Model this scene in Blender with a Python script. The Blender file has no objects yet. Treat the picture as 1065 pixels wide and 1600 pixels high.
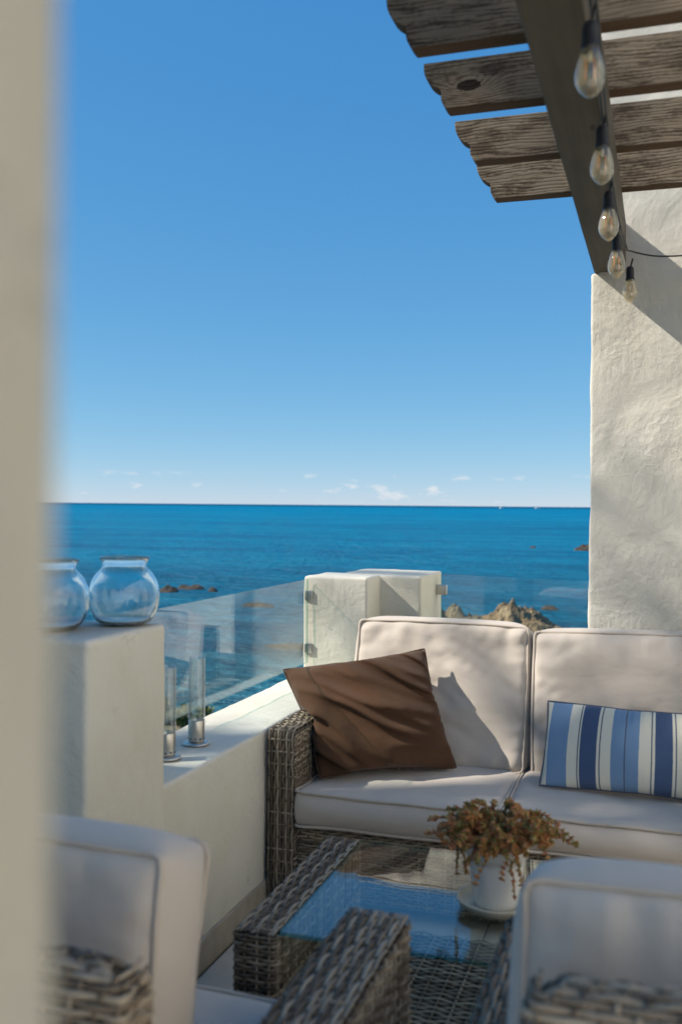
import bpy, math, random
import numpy as np
from mathutils import Vector, Matrix, noise as mnoise

random.seed(7)
RNG = np.random.default_rng(7)
sc = bpy.context.scene
COL = sc.collection

# ------------------------------------------------------------------ camera
YAW, ROLL, EYE = math.radians(17.9), math.radians(0.5), 1.40
rv = Vector((math.cos(YAW), math.sin(YAW), 0)); fv = Vector((-math.sin(YAW), math.cos(YAW), 0)); uv = Vector((0, 0, 1))
cr = rv * math.cos(ROLL) + uv * math.sin(ROLL)
cu = -rv * math.sin(ROLL) + uv * math.cos(ROLL)
cam = bpy.data.cameras.new('camera'); camo = bpy.data.objects.new('camera', cam); COL.objects.link(camo)
M = Matrix((cr, cu, -fv)).transposed().to_4x4(); M.translation = Vector((0, 0, EYE)); camo.matrix_world = M
cam.sensor_fit = 'VERTICAL'; cam.sensor_height = 36; cam.sensor_width = 24; cam.lens = 35
cam.shift_y = -11 / 1600
cam.clip_start = .02; cam.clip_end = 120000
cam.dof.use_dof = True; cam.dof.focus_distance = 5.2; cam.dof.aperture_fstop = 3.2; cam.dof.aperture_blades = 0
sc.camera = camo

# ------------------------------------------------------------------ light
SUN = Vector((1.1, .45, -1.0)).normalized()
sun = bpy.data.lights.new('sun', 'SUN'); suno = bpy.data.objects.new('sun', sun); COL.objects.link(suno)
sun.energy = 2.65; sun.angle = math.radians(.53); sun.color = (1, .925, .80)
suno.rotation_euler = SUN.to_track_quat('-Z', 'Y').to_euler(); suno.location = -SUN * 40
W = bpy.data.worlds.new('World'); sc.world = W; W.use_nodes = True
wn, wl = W.node_tree.nodes, W.node_tree.links
sky = wn.new('ShaderNodeTexSky'); sky.sky_type = 'NISHITA'; sky.sun_disc = False
sky.sun_elevation = math.asin(-SUN.z); sky.sun_rotation = math.atan2(-SUN.x, -SUN.y)
sky.altitude = 0; sky.air_density = .6; sky.dust_density = 0; sky.ozone_density = 4
bg = wn['Background']; bg.inputs[1].default_value = .079
tc = wn.new('ShaderNodeTexCoord'); sep = wn.new('ShaderNodeSeparateXYZ'); wl.new(tc.outputs['Generated'], sep.inputs[0])
def wmath(op, a, b=None, c=None, clamp=False):
    n = wn.new('ShaderNodeMath'); n.operation = op; n.use_clamp = clamp
    for i, v in enumerate((a, b, c)):
        if v is None: continue
        if isinstance(v, (int, float)): n.inputs[i].default_value = v
        else: wl.new(v, n.inputs[i])
    return n.outputs[0]
# tone of the sky colour, the same in every direction
ssx = wn.new('ShaderNodeSeparateColor'); wl.new(sky.outputs[0], ssx.inputs[0]); scx = wn.new('ShaderNodeCombineColor')
for k, (g, p) in enumerate(((.51, .96), (1.22, .53), (2.36, .27))):
    wl.new(wmath('MULTIPLY', wmath('POWER', ssx.outputs[k], p), g), scx.inputs[k])
# small fair-weather clouds low over the horizon, all the way round
mp = wn.new('ShaderNodeMapping'); mp.inputs['Scale'].default_value = (36, 36, 88); wl.new(tc.outputs['Generated'], mp.inputs[0])
nz = wn.new('ShaderNodeTexNoise'); nz.inputs['Scale'].default_value = 1.0; nz.inputs['Detail'].default_value = 6; nz.inputs['Roughness'].default_value = .58
wl.new(mp.outputs[0], nz.inputs['Vector'])
mp2 = wn.new('ShaderNodeMapping'); mp2.inputs['Scale'].default_value = (7, 7, 70); mp2.inputs['Location'].default_value = (3.1, 1.7, .4); wl.new(tc.outputs['Generated'], mp2.inputs[0])
nz2 = wn.new('ShaderNodeTexNoise'); nz2.inputs['Scale'].default_value = 1.0; nz2.inputs['Detail'].default_value = 3; wl.new(mp2.outputs[0], nz2.inputs['Vector'])
c1 = wmath('MULTIPLY', wmath('SUBTRACT', wmath('ADD', nz.outputs[0], wmath('MULTIPLY', nz2.outputs[0], .55)), .868), 8.0, clamp=True)
band = wmath('MULTIPLY', wmath('MULTIPLY', wmath('SUBTRACT', sep.outputs[2], .001), 180, clamp=True), wmath('MULTIPLY', wmath('SUBTRACT', .033, sep.outputs[2]), 130, clamp=True), clamp=True)
cm = wmath('MULTIPLY', c1, band, clamp=True)
mx = wn.new('ShaderNodeMix'); mx.data_type = 'RGBA'
wl.new(wmath('MULTIPLY', cm, .8), mx.inputs['Factor']); wl.new(scx.outputs[0], mx.inputs['A']); mx.inputs['B'].default_value = (4.0, 4.1, 4.3, 1)
wl.new(mx.outputs['Result'], bg.inputs[0])
sc.view_settings.view_transform = 'Standard'; sc.view_settings.look = 'None'; sc.view_settings.gamma = 1
sc.view_settings.use_curve_mapping = False; sc.view_settings.exposure = 1.35
sc.render.engine = 'CYCLES'
sc.cycles.max_bounces = 14; sc.cycles.diffuse_bounces = 5; sc.cycles.glossy_bounces = 6
sc.cycles.transmission_bounces = 12; sc.cycles.transparent_max_bounces = 24
sc.cycles.caustics_reflective = False; sc.cycles.caustics_refractive = False
sc.cycles.sample_clamp_indirect = 6; sc.cycles.use_denoising = True

# ------------------------------------------------------------------ material helpers
class NT:
    def __init__(s, name):
        s.m = bpy.data.materials.new(name); s.m.use_nodes = True
        s.t = s.m.node_tree; s.N = s.t.nodes; s.L = s.t.links
        s.b = s.N['Principled BSDF']; s.out = s.N['Material Output']
    def n(s, t, **kw):
        x = s.N.new('ShaderNode' + t)
        for k, v in kw.items(): setattr(x, k, v)
        return x
    def put(s, sock, v):
        if isinstance(v, bpy.types.NodeSocket): s.L.new(v, sock)
        elif isinstance(v, (tuple, list)) and sock.type == 'RGBA' and len(v) == 3: sock.default_value = (*v, 1)
        else: sock.default_value = v
    def math(s, op, a, b=None, c=None, clamp=False):
        x = s.n('Math', operation=op, use_clamp=clamp)
        for i, v in enumerate((a, b, c)):
            if v is not None: s.put(x.inputs[i], v)
        return x.outputs[0]
    def mix(s, f, a, b, bt='MIX'):
        x = s.n('Mix', data_type='RGBA', blend_type=bt)
        s.put(x.inputs['Factor'], f); s.put(x.inputs['A'], a); s.put(x.inputs['B'], b)
        return x.outputs['Result']
    def coord(s, kind='Object'):
        return s.n('TexCoord').outputs[kind]
    def mapv(s, v, scale=(1, 1, 1), loc=(0, 0, 0), rot=(0, 0, 0)):
        x = s.n('Mapping'); x.inputs['Scale'].default_value = scale; x.inputs['Location'].default_value = loc; x.inputs['Rotation'].default_value = rot
        s.L.new(v, x.inputs[0]); return x.outputs[0]
    def noise(s, v, scale, detail=4, rough=.55, dist=0):
        x = s.n('TexNoise'); s.L.new(v, x.inputs['Vector'])
        x.inputs['Scale'].default_value = scale; x.inputs['Detail'].default_value = detail
        x.inputs['Roughness'].default_value = rough; x.inputs['Distortion'].default_value = dist
        return x.outputs[0]
    def ramp(s, f, stops, interp='LINEAR'):
        x = s.n('ValToRGB'); x.color_ramp.interpolation = interp; s.put(x.inputs[0], f)
        e = x.color_ramp.elements
        while len(e) < len(stops): e.new(.5)
        for k, (p, c) in enumerate(stops):
            e[k].position = p; e[k].color = (*c, 1) if len(c) == 3 else c
        return x.outputs[0]
    def bump(s, h, strength=.5, dist=.01, prev=None):
        x = s.n('Bump'); x.inputs['Strength'].default_value = strength; x.inputs['Distance'].default_value = dist
        s.L.new(h, x.inputs['Height'])
        if prev is not None: s.L.new(prev, x.inputs['Normal'])
        return x.outputs[0]
    def fin(s, color=None, rough=None, normal=None, **kw):
        if color is not None: s.put(s.b.inputs['Base Color'], color)
        if rough is not None: s.put(s.b.inputs['Roughness'], rough)
        if normal is not None: s.L.new(normal, s.b.inputs['Normal'])
        for k, v in kw.items(): s.put(s.b.inputs[k], v)
        return s.m

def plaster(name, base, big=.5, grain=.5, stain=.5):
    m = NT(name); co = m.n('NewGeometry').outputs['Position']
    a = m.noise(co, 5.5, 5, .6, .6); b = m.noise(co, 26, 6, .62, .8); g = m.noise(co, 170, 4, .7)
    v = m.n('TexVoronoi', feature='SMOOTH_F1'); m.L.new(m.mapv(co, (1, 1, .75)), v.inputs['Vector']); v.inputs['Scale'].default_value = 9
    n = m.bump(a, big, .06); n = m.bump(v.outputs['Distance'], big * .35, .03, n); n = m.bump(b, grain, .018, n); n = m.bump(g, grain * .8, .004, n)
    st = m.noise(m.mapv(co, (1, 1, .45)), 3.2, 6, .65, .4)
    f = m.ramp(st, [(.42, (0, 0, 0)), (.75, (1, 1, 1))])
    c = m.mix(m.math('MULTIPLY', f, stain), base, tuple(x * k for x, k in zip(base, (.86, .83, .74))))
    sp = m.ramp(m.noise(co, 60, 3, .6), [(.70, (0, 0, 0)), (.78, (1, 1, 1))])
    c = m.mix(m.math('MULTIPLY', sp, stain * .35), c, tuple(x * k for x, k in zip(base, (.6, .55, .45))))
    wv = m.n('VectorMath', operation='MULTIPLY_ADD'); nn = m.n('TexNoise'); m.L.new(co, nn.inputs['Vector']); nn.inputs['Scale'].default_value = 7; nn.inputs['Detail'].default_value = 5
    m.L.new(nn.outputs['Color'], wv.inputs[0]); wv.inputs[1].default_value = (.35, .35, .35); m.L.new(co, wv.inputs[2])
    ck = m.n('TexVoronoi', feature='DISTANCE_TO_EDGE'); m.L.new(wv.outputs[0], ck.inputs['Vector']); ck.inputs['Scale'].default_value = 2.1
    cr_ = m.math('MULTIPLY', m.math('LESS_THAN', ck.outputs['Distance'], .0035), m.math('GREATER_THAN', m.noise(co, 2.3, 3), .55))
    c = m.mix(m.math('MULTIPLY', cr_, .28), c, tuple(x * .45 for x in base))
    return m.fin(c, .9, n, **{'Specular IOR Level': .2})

M_PLASTER = plaster('white_plaster', (.71, .682, .595), .20, .15, .6)
M_FACADE = plaster('bounce_facade', (.84, .81, .74), .3, .3, .3)  # kept whiter than the stucco so the added front bounces more light
def stucco():
    base = (.63, .607, .545)
    m = NT('rough_stucco'); co = m.n('NewGeometry').outputs['Position']
    a = m.noise(co, 3.5, 4, .5, .4); zone = m.ramp(m.noise(co, 2.6, 3, .5, .6), [(.40, (0, 0, 0)), (.62, (1, 1, 1))])
    b = m.noise(m.mapv(co, (1, 1, .7)), 46, 5, .62, .2); r = m.math('ABSOLUTE', m.math('SUBTRACT', m.noise(m.mapv(co, (1, 1, 1.4)), 6, 2, .45, .3), .5))
    rid = m.ramp(r, [(0, (1, 1, 1)), (.035, (0, 0, 0))]); g = m.noise(co, 190, 4, .7)
    h = m.math('MULTIPLY', b, m.math('ADD', .30, m.math('MULTIPLY', zone, .9)))
    n = m.bump(a, .35, .06); n = m.bump(h, .34, .015, n); n = m.bump(m.math('MULTIPLY', rid, zone), .18, .004, n); n = m.bump(g, .5, .004, n)
    st = m.ramp(m.noise(m.mapv(co, (1, 1, .45)), 3.2, 6, .65, .4), [(.42, (0, 0, 0)), (.75, (1, 1, 1))])
    return m.fin(m.mix(m.math('MULTIPLY', st, .45), base, (.54, .508, .427)), .9, n, **{'Specular IOR Level': .2})
M_STUCCO = stucco()
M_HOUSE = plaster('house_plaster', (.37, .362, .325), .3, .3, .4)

def mat_cap():
    m = NT('skirting_stone'); co = m.n('NewGeometry').outputs['Position']
    f = m.noise(co, 14, 5, .6)
    return m.fin(m.ramp(f, [(.3, (.33, .29, .22)), (.7, (.46, .41, .33))]), .6, m.bump(f, .2, .005))
M_SKIRT = mat_cap()

def mat_floor():
    m = NT('terrace_tile'); co = m.n('NewGeometry').outputs['Position']
    f = m.noise(co, 9, 6, .6)
    return m.fin(m.ramp(f, [(.3, (.60, .53, .43)), (.7, (.72, .64, .53))]), .55, m.bump(m.noise(co, 60, 4), .15, .003))
M_TILE = mat_floor()
def mat_simple(name, col, rough=.6, **kw):
    m = NT(name); co = m.coord(); f = m.noise(co, 35, 4, .6)
    c = m.mix(f, tuple(x * .86 for x in col), tuple(min(1, x * 1.12) for x in col))
    return m.fin(c, rough, m.bump(f, .08, .002), **kw)
M_GROUT = mat_simple('grout', (.30, .27, .22), .9)

def mat_wicker():
    m = NT('wicker_strand'); co = m.coord()
    r = m.n('NewGeometry').outputs['Random Per Island']
    f = m.noise(co, 55, 3, .6)
    v = m.math('ADD', m.math('MULTIPLY', r, .75), m.math('MULTIPLY', f, .45))
    c = m.ramp(v, [(.12, (.060, .046, .032)), (.38, (.135, .103, .072)), (.62, (.225, .180, .130)), (.90, (.36, .30, .225))])
    fib = m.noise(m.mapv(co, (300, 300, 300)), 1, 2)
    return m.fin(c, .58, m.bump(fib, .35, .0015), **{'Specular IOR Level': .35})
M_WICK = mat_wicker()
M_CORE = mat_simple('wicker_gap_shade', (.035, .028, .021), .8)  # near-black backing, puts the shade between strands into the colour

def mat_fabric(name, col, sheen=.25, var=.06, weave=1400):
    m = NT(name); co = m.coord()
    f = m.noise(co, 7, 5, .6)
    c = m.mix(f, tuple(x * (1 - var) for x in col), tuple(x * (1 + var) for x in col))
    w = m.n('TexWave', wave_type='BANDS', bands_direction='X'); m.L.new(co, w.inputs['Vector']); w.inputs['Scale'].default_value = weave / 6.28
    w2 = m.n('TexWave', wave_type='BANDS', bands_direction='Z'); m.L.new(co, w2.inputs['Vector']); w2.inputs['Scale'].default_value = weave / 6.28
    soft = m.noise(co, 22, 5, .55, .5)
    n = m.bump(m.noise(m.mapv(co, (1, 1, 2.4)), 7, 2, .45, .8), .12, .02); n = m.bump(soft, .25, .006, n); n = m.bump(m.math('ADD', w.outputs['Fac'], w2.outputs['Fac']), .06, .0006, n)
    return m.fin(c, .88, n, **{'Sheen Weight': sheen, 'Sheen Roughness': .5, 'Specular IOR Level': .15})
M_BEIGE = mat_fabric('beige_canvas', (.525, .465, .408))
M_PIPE = mat_fabric('beige_piping', (.50, .435, .37))
M_BROWN = mat_fabric('brown_velvet', (.080, .040, .021), .14, .25)

def mat_stripe():
    m = NT('striped_linen'); uvn = m.n('UVMap', uv_map='UVMap').outputs[0]
    sp = m.n('SeparateXYZ'); m.L.new(uvn, sp.inputs[0])
    wob = m.math('MULTIPLY', m.math('SUBTRACT', m.noise(uvn, 9, 3), .5), .004)
    x = m.math('ADD', sp.outputs[0], wob)
    LB, NV, CR, LN = (.145, .262, .43), (.022, .062, .160), (.74, .69, .56), (.06, .085, .13)
    px = [(0, CR), (.016, LB), (.080, CR), (.111, LN), (.114, CR), (.120, NV), (.170, CR), (.178, LN), (.181, CR), (.214, LB), (.253, LN), (.256, LB), (.296, CR), (.330, LN), (.333, CR), (.341, NV), (.391, CR), (.400, LN), (.403, CR), (.437, LB), (.477, LN), (.480, LB), (.52, CR)]
    r = m.math('MULTIPLY', x, .585)
    c = m.ramp(r, px, 'CONSTANT')
    f = m.noise(m.mapv(uvn, (600, 60, 1)), 1, 2); c = m.mix(m.math('MULTIPLY', f, .5), c, m.mix(.25, c, (.75, .75, .75)))
    n = m.bump(m.noise(m.mapv(uvn, (420, 420, 1)), 1, 2), .15, .0012)
    return m.fin(c, .88, n, **{'Sheen Weight': .15, 'Specular IOR Level': .15})
M_STRIPE = mat_stripe()

def mat_weathered():
    m = NT('weathered_board'); co = m.coord(); sp = m.n('SeparateXYZ'); m.L.new(co, sp.inputs[0])
    kx = m.n('Attribute', attribute_type='OBJECT', attribute_name='knot_x').outputs['Fac']
    kz = m.n('Attribute', attribute_type='OBJECT', attribute_name='knot_z').outputs['Fac']
    sd = m.n('Attribute', attribute_type='OBJECT', attribute_name='seed').outputs['Fac']
    cv = m.n('CombineXYZ'); m.L.new(sp.outputs[0], cv.inputs[0]); m.L.new(m.math('ADD', sp.outputs[1], sd), cv.inputs[1]); m.L.new(sp.outputs[2], cv.inputs[2]); co2 = cv.outputs[0]
    dx = m.math('DIVIDE', m.math('SUBTRACT', sp.outputs[0], kx), .055); dz = m.math('DIVIDE', m.math('SUBTRACT', sp.outputs[2], kz), .026)
    d2 = m.math('ADD', m.math('MULTIPLY', dx, dx), m.math('MULTIPLY', dz, dz))
    g = m.math('POWER', 2.718, m.math('MULTIPLY', d2, -.55))
    wob = m.noise(m.mapv(co2, (2.2, 1, 9)), 1, 4, .55, .3)
    lvl = m.math('ADD', m.math('ADD', sp.outputs[2], m.math('MULTIPLY', g, .055)), m.math('MULTIPLY', wob, .075))
    ring = m.math('ABSOLUTE', m.math('SINE', m.math('MULTIPLY', lvl, 260)))
    fine = m.noise(m.mapv(co2, (6, 40, 340)), 1, 4, .62)
    paint = m.noise(m.mapv(co2, (5, 5, 16)), 1, 6, .68, .4)
    speck = m.noise(m.mapv(co2, (60, 60, 150)), 1, 3, .6)
    k = m.math('ADD', m.math('ADD', m.math('MULTIPLY', m.math('MULTIPLY', ring, paint), .26), m.math('MULTIPLY', fine, .52)), m.math('ADD', m.math('MULTIPLY', paint, .95), m.math('MULTIPLY', speck, .30)))
    c = m.ramp(k, [(.70, (.034, .025, .017)), (.86, (.078, .057, .039)), (1.0, (.185, .15, .11))])
    core = m.math('GREATER_THAN', .42, m.math('ADD', d2, m.math('MULTIPLY', m.math('SUBTRACT', speck, .5), .5)))
    c = m.mix(core, c, (.018, .011, .007))
    nrm = m.n('NewGeometry').outputs['Normal']; ns = m.n('SeparateXYZ'); m.L.new(nrm, ns.inputs[0])
    und = m.math('LESS_THAN', ns.outputs[2], -.6)       # planed underside kept its brown stain
    c = m.mix(und, c, m.mix(fine, (.075, .045, .026), (.13, .082, .05)))
    n = m.bump(m.math('ADD', m.math('MULTIPLY', ring, .6), fine), .55, .004)
    return m.fin(c, .85, n, **{'Specular IOR Level': .2})
M_BOARD = mat_weathered()
def mat_beam():
    m = NT('stained_beam'); co = m.coord()
    f = m.noise(m.mapv(co, (60, 1.6, 60)), 1, 5, .6, .2); g = m.noise(m.mapv(co, (9, 50, 9)), 1, 3); h = m.noise(co, 3, 4)
    c = m.ramp(m.math('ADD', m.math('MULTIPLY', f, .7), m.math('MULTIPLY', h, .4)), [(.35, (.042, .034, .021)), (.72, (.090, .073, .047))])
    v = m.n('TexVoronoi'); m.L.new(m.mapv(co, (7, 2.3, 7)), v.inputs['Vector']); v.inputs['Scale'].default_value = 1
    c = m.mix(m.math('LESS_THAN', v.outputs['Distance'], .07), c, (.035, .022, .013))
    return m.fin(c, .7, m.bump(m.math('ADD', f, m.math('MULTIPLY', g, .25)), .3, .003))
M_BEAM = mat_beam()

def thin_glass(name, tint=(.95, .985, .98), rough=0.0, f0=.04, gain=1.0, dirt_glow=0.0, dcol=(.8, .82, .8), wavy=0.0, edge=0.0):
    m = NT(name); geo = m.n('NewGeometry')
    dp = m.n('VectorMath', operation='DOT_PRODUCT'); m.L.new(geo.outputs['Normal'], dp.inputs[0]); m.L.new(geo.outputs['Incoming'], dp.inputs[1])
    c = m.math('ABSOLUTE', dp.outputs['Value'])
    F = m.math('MULTIPLY', m.math('ADD', f0, m.math('MULTIPLY', m.math('POWER', m.math('SUBTRACT', 1, c, clamp=True), 5), 1 - f0)), gain, clamp=True)
    tr = m.n('BsdfTransparent'); tr.inputs[0].default_value = (*tint, 1)
    if edge:
        m.L.new(m.mix(m.math('POWER', m.math('SUBTRACT', 1, c, clamp=True), 2.5), tint, tuple(x * edge for x in tint)), tr.inputs[0])
    gl = m.n('BsdfGlossy'); gl.inputs[0].default_value = (1, 1, 1, 1); gl.inputs['Roughness'].default_value = rough
    if wavy: m.L.new(m.bump(m.noise(m.mapv(m.coord(), (1, 1, 2.2)), 17, 5, .62, 1.3), wavy, .012), gl.inputs['Normal'])
    mx = m.n('MixShader'); m.L.new(F, mx.inputs[0]); m.L.new(tr.outputs[0], mx.inputs[1]); m.L.new(gl.outputs[0], mx.inputs[2])
    o = mx.outputs[0]
    if dirt_glow:
        df = m.n('BsdfDiffuse'); df.inputs[0].default_value = (*dcol, 1)
        k = m.math('MULTIPLY', m.ramp(m.noise(m.coord(), 6, 6, .65), [(.35, (0, 0, 0)), (.8, (1, 1, 1))]), dirt_glow)
        m2 = m.n('MixShader'); m.L.new(k, m2.inputs[0]); m.L.new(o, m2.inputs[1]); m.L.new(df.outputs[0], m2.inputs[2]); o = m2.outputs[0]
    m.L.new(o, m.out.inputs[0]); return m.m
M_PANE = thin_glass('pane_glass', (.955, .985, .98), 0, .04, 1.4, .012)
M_TABLEGLASS = thin_glass('table_glass', (.90, .96, .94), .004, .05, 1.15, .02)
M_TUBE = thin_glass('tube_glass', (.94, .965, .965), 0, .06, 1.8, .02, (.85, .88, .9), 0, .55)
M_BULB = thin_glass('bulb_glass', (.98, .92, .78), .02, .07, 1.6, .32, (.92, .80, .55))  # warm milky film paints the sunlit gold glow into the bulbs
def mat_edge():
    m = NT('glass_edge'); m.fin((.012, .085, .075), .15, **{'Specular IOR Level': .6})
    t = m.n('BsdfTransparent'); t.inputs[0].default_value = (.55, .85, .78, 1); x = m.n('MixShader'); x.inputs[0].default_value = .22
    m.L.new(t.outputs[0], x.inputs[1]); m.L.new(m.b.outputs[0], x.inputs[2]); m.L.new(x.outputs[0], m.out.inputs[0]); return m.m
M_EDGE = mat_edge()
def mat_glass():
    m = NT('bowl_glass'); n = m.bump(m.noise(m.mapv(m.coord(), (1, 1, 1.8)), 16, 4, .6, 1.0), .05, .008)
    return m.fin((.97, .985, .99), .0, n, **{'Transmission Weight': 1.0, 'IOR': 1.46})
M_BOWL = mat_glass()
def mat_steel():
    m = NT('brushed_steel'); co = m.coord(); f = m.noise(m.mapv(co, (30, 30, 900)), 1, 3)
    return m.fin(m.mix(f, (.46, .44, .41), (.66, .64, .60)), .32, m.bump(f, .06, .001), Metallic=1.0)
M_STEEL = mat_steel()
M_RUBBER = mat_simple('black_rubber', (.018, .018, .018), .55)
M_CABLE = mat_simple('black_cable', (.022, .020, .018), .5)
M_FIL = mat_simple('amber_filament', (.75, .30, .10), .5)
M_FCORE = mat_simple('filament_post', (.55, .55, .5), .3)
def mat_pot():
    m = NT('white_ceramic'); co = m.coord(); w = m.noise(m.mapv(co, (6, 6, 40)), 1, 4, .6, .5)
    return m.fin(m.mix(w, (.78, .78, .77), (.86, .86, .85)), .55, m.bump(w, .2, .004))
M_POT = mat_pot()
M_SAUCER = mat_simple('cream_saucer', (.62, .56, .44), .45)
M_SOIL = mat_simple('potting_soil', (.03, .022, .015), .95)
def mat_sedum():
    m = NT('sedum_leaf'); r = m.n('NewGeometry').outputs['Random Per Island']; f = m.noise(m.coord(), 12, 3)
    v = m.math('ADD', m.math('MULTIPLY', r, .6), m.math('MULTIPLY', f, .6))
    c = m.ramp(v, [(.25, (.15, .19, .045)), (.44, (.32, .26, .07)), (.55, (.46, .22, .07)), (.70, (.40, .115, .05)), (.9, (.50, .27, .09))])
    return m.fin(c, .55, **{'Subsurface Weight': .15, 'Subsurface Radius': (.004, .002, .001)})
M_SEDUM = mat_sedum()
M_STEM = mat_simple('sedum_stem', (.20, .075, .035), .7)
def mat_rock(name, a, b, c3, wetness=.0):
    m = NT(name); co = m.coord(); f = m.noise(co, .9, 8, .65, .5); g = m.noise(co, 5, 6, .7)
    k = m.math('ADD', m.math('MULTIPLY', f, .65), m.math('MULTIPLY', g, .4))
    sp = m.n('SeparateXYZ'); m.L.new(co, sp.inputs[0])           # the splash zone stays wet and dark with weed
    wet = m.math('MULTIPLY', m.math('SUBTRACT', .42, m.math('ADD', sp.outputs[2], m.math('MULTIPLY', g, .25))), 6, clamp=True)
    c = m.mix(m.math('MULTIPLY', wet, wetness), m.ramp(k, [(.36, a), (.52, b), (.70, c3)]), (.022, .018, .012))
    return m.fin(c, .9, m.bump(k, .9, .35))
M_ROCK = mat_rock('tan_rock', (.05, .036, .022), (.25, .165, .085), (.48, .35, .20), .85)
M_DARKROCK = mat_rock('wet_dark_rock', (.018, .015, .012), (.055, .042, .028), (.12, .09, .06))
M_SHORE = mat_rock('shore_stone', (.06, .055, .03), (.20, .16, .10), (.36, .30, .2))
def mat_leaf(name, a, b):
    m = NT(name); r = m.n('NewGeometry').outputs['Random Per Island']
    return m.fin(m.mix(r, a, b), .6, **{'Specular IOR Level': .25})
M_SHRUB = mat_leaf('shrub_leaf', (.05, .08, .015), (.16, .16, .03))
M_PINE = mat_leaf('tree_leaf', (.03, .06, .02), (.07, .11, .04))
M_BARK = mat_simple('bark', (.10, .075, .05), .9)
M_BOATW = mat_simple('boat_white', (.82, .82, .80), .4)
M_BOATG = mat_simple('boat_window', (.05, .06, .08), .2)
M_ROOF = mat_simple('clay_tile', (.38, .19, .11), .8)

def mat_sea():
    m = NT('sea_water'); co = m.n('NewGeometry').outputs['Position']
    sp = m.n('SeparateXYZ'); m.L.new(co, sp.inputs[0])
    dist = m.n('VectorMath', operation='LENGTH'); m.L.new(co, dist.inputs[0]); ld = m.math('LOGARITHM', dist.outputs['Value'], 10)
    rt = (0, 0, -YAW)
    w1 = m.noise(m.mapv(co, (.16, .42, 1), rot=rt), 1, 6, .62, .3)
    w2 = m.noise(m.mapv(co, (.9, 1.7, 1), rot=rt), 1, 5, .6, .4)
    w3 = m.noise(m.mapv(co, (.012, .05, 1), rot=rt), 1, 5, .6, .3)
    w4 = m.noise(m.mapv(co, (.0012, .008, 1), rot=rt), 1, 5, .6, .4)
    w5 = m.noise(m.mapv(co, (.05, .16, 1), rot=rt), 1, 6, .66, .4)
    n = m.bump(w1, 1.0, 2.2); n = m.bump(w2, 1.0, .55, n)
    # the water itself: pale and green over the shallows, clear blue outside, deep blue far out
    c = m.ramp(m.math('DIVIDE', ld, 4.5), [(.33, (.028, .120, .145)), (.40, (.004, .120, .205)), (.50, (.0, .142, .280)), (.64, (.0, .180, .345)), (.76, (.0, .165, .315)), (.86, (.0, .070, .155))])
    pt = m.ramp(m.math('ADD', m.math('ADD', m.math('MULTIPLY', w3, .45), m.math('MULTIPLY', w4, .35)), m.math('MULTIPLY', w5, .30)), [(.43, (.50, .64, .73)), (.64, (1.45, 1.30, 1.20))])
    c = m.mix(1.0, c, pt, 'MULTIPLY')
    rp = m.ramp(m.math('ADD', m.math('MULTIPLY', w1, .55), m.math('MULTIPLY', w2, .45)), [(.41, (.55, .64, .72)), (.58, (1.55, 1.38, 1.28))])  # light and dark of the wave facets painted into the water colour
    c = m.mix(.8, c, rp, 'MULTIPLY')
    rf = m.ramp(m.noise(m.mapv(co, (.05, .10, 1)), 1, 5, .6, .3), [(.56, (0, 0, 0)), (.68, (1, 1, 1))])
    near = m.math('MULTIPLY', m.math('SUBTRACT', 80, dist.outputs['Value']), .03, clamp=True)
    c = m.mix(m.math('MULTIPLY', m.math('MULTIPLY', rf, near), .55), c, (.09, .085, .06))
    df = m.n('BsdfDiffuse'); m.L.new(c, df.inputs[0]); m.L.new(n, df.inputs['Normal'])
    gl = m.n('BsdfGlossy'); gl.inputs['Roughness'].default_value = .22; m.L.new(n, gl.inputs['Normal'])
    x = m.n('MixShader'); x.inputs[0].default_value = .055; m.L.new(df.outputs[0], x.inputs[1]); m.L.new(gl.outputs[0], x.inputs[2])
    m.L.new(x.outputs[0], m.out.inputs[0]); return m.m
M_SEA = mat_sea()

# ------------------------------------------------------------------ object helpers
ORG = {}
def tag(o, label, cat, group=None):
    o['label'] = label; o['category'] = cat
    if group: o['group'] = group
    return o
def thing(name, loc, label, cat, group=None):
    o = bpy.data.objects.new(name, None); COL.objects.link(o); o.location = loc; o.empty_display_size = .1
    ORG[o.name] = Vector(loc); return tag(o, label, cat, group)
def mk(name, V, F, mats, parent=None, smooth=True, midx=None, loc=None, subsurf=0, uv=None, kind=None):
    """one mesh object; V in world coordinates, stored relative to its thing's origin"""
    V = np.asarray(V, dtype=float)
    org = Vector((0, 0, 0))
    if parent is not None: org = ORG[parent.name]
    elif loc is not None: org = Vector(loc)
    me = bpy.data.meshes.new(name)
    me.from_pydata((V - np.array(org)).tolist(), [], [tuple(int(i) for i in f) for f in F])
    if not isinstance(mats, (list, tuple)): mats = [mats]
    for mt in mats: me.materials.append(mt)
    if midx is not None: me.polygons.foreach_set('material_index', np.asarray(midx, dtype=np.int32))
    if smooth: me.polygons.foreach_set('use_smooth', np.ones(len(me.polygons), dtype=bool))
    if uv is not None:
        ul = me.uv_layers.new(name='UVMap'); li = np.zeros(len(me.loops), dtype=np.int32); me.loops.foreach_get('vertex_index', li)
        ul.data.foreach_set('uv', np.asarray(uv, dtype=np.float32)[li].ravel())
    me.update()
    o = bpy.data.objects.new(name, me); COL.objects.link(o)
    if parent is not None: o.parent = parent
    elif loc is not None: o.location = loc
    ORG[o.name] = org
    if subsurf:
        md = o.modifiers.new('subdivision', 'SUBSURF'); md.levels = subsurf; md.render_levels = subsurf
    if kind: o['kind'] = kind
    return o
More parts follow.
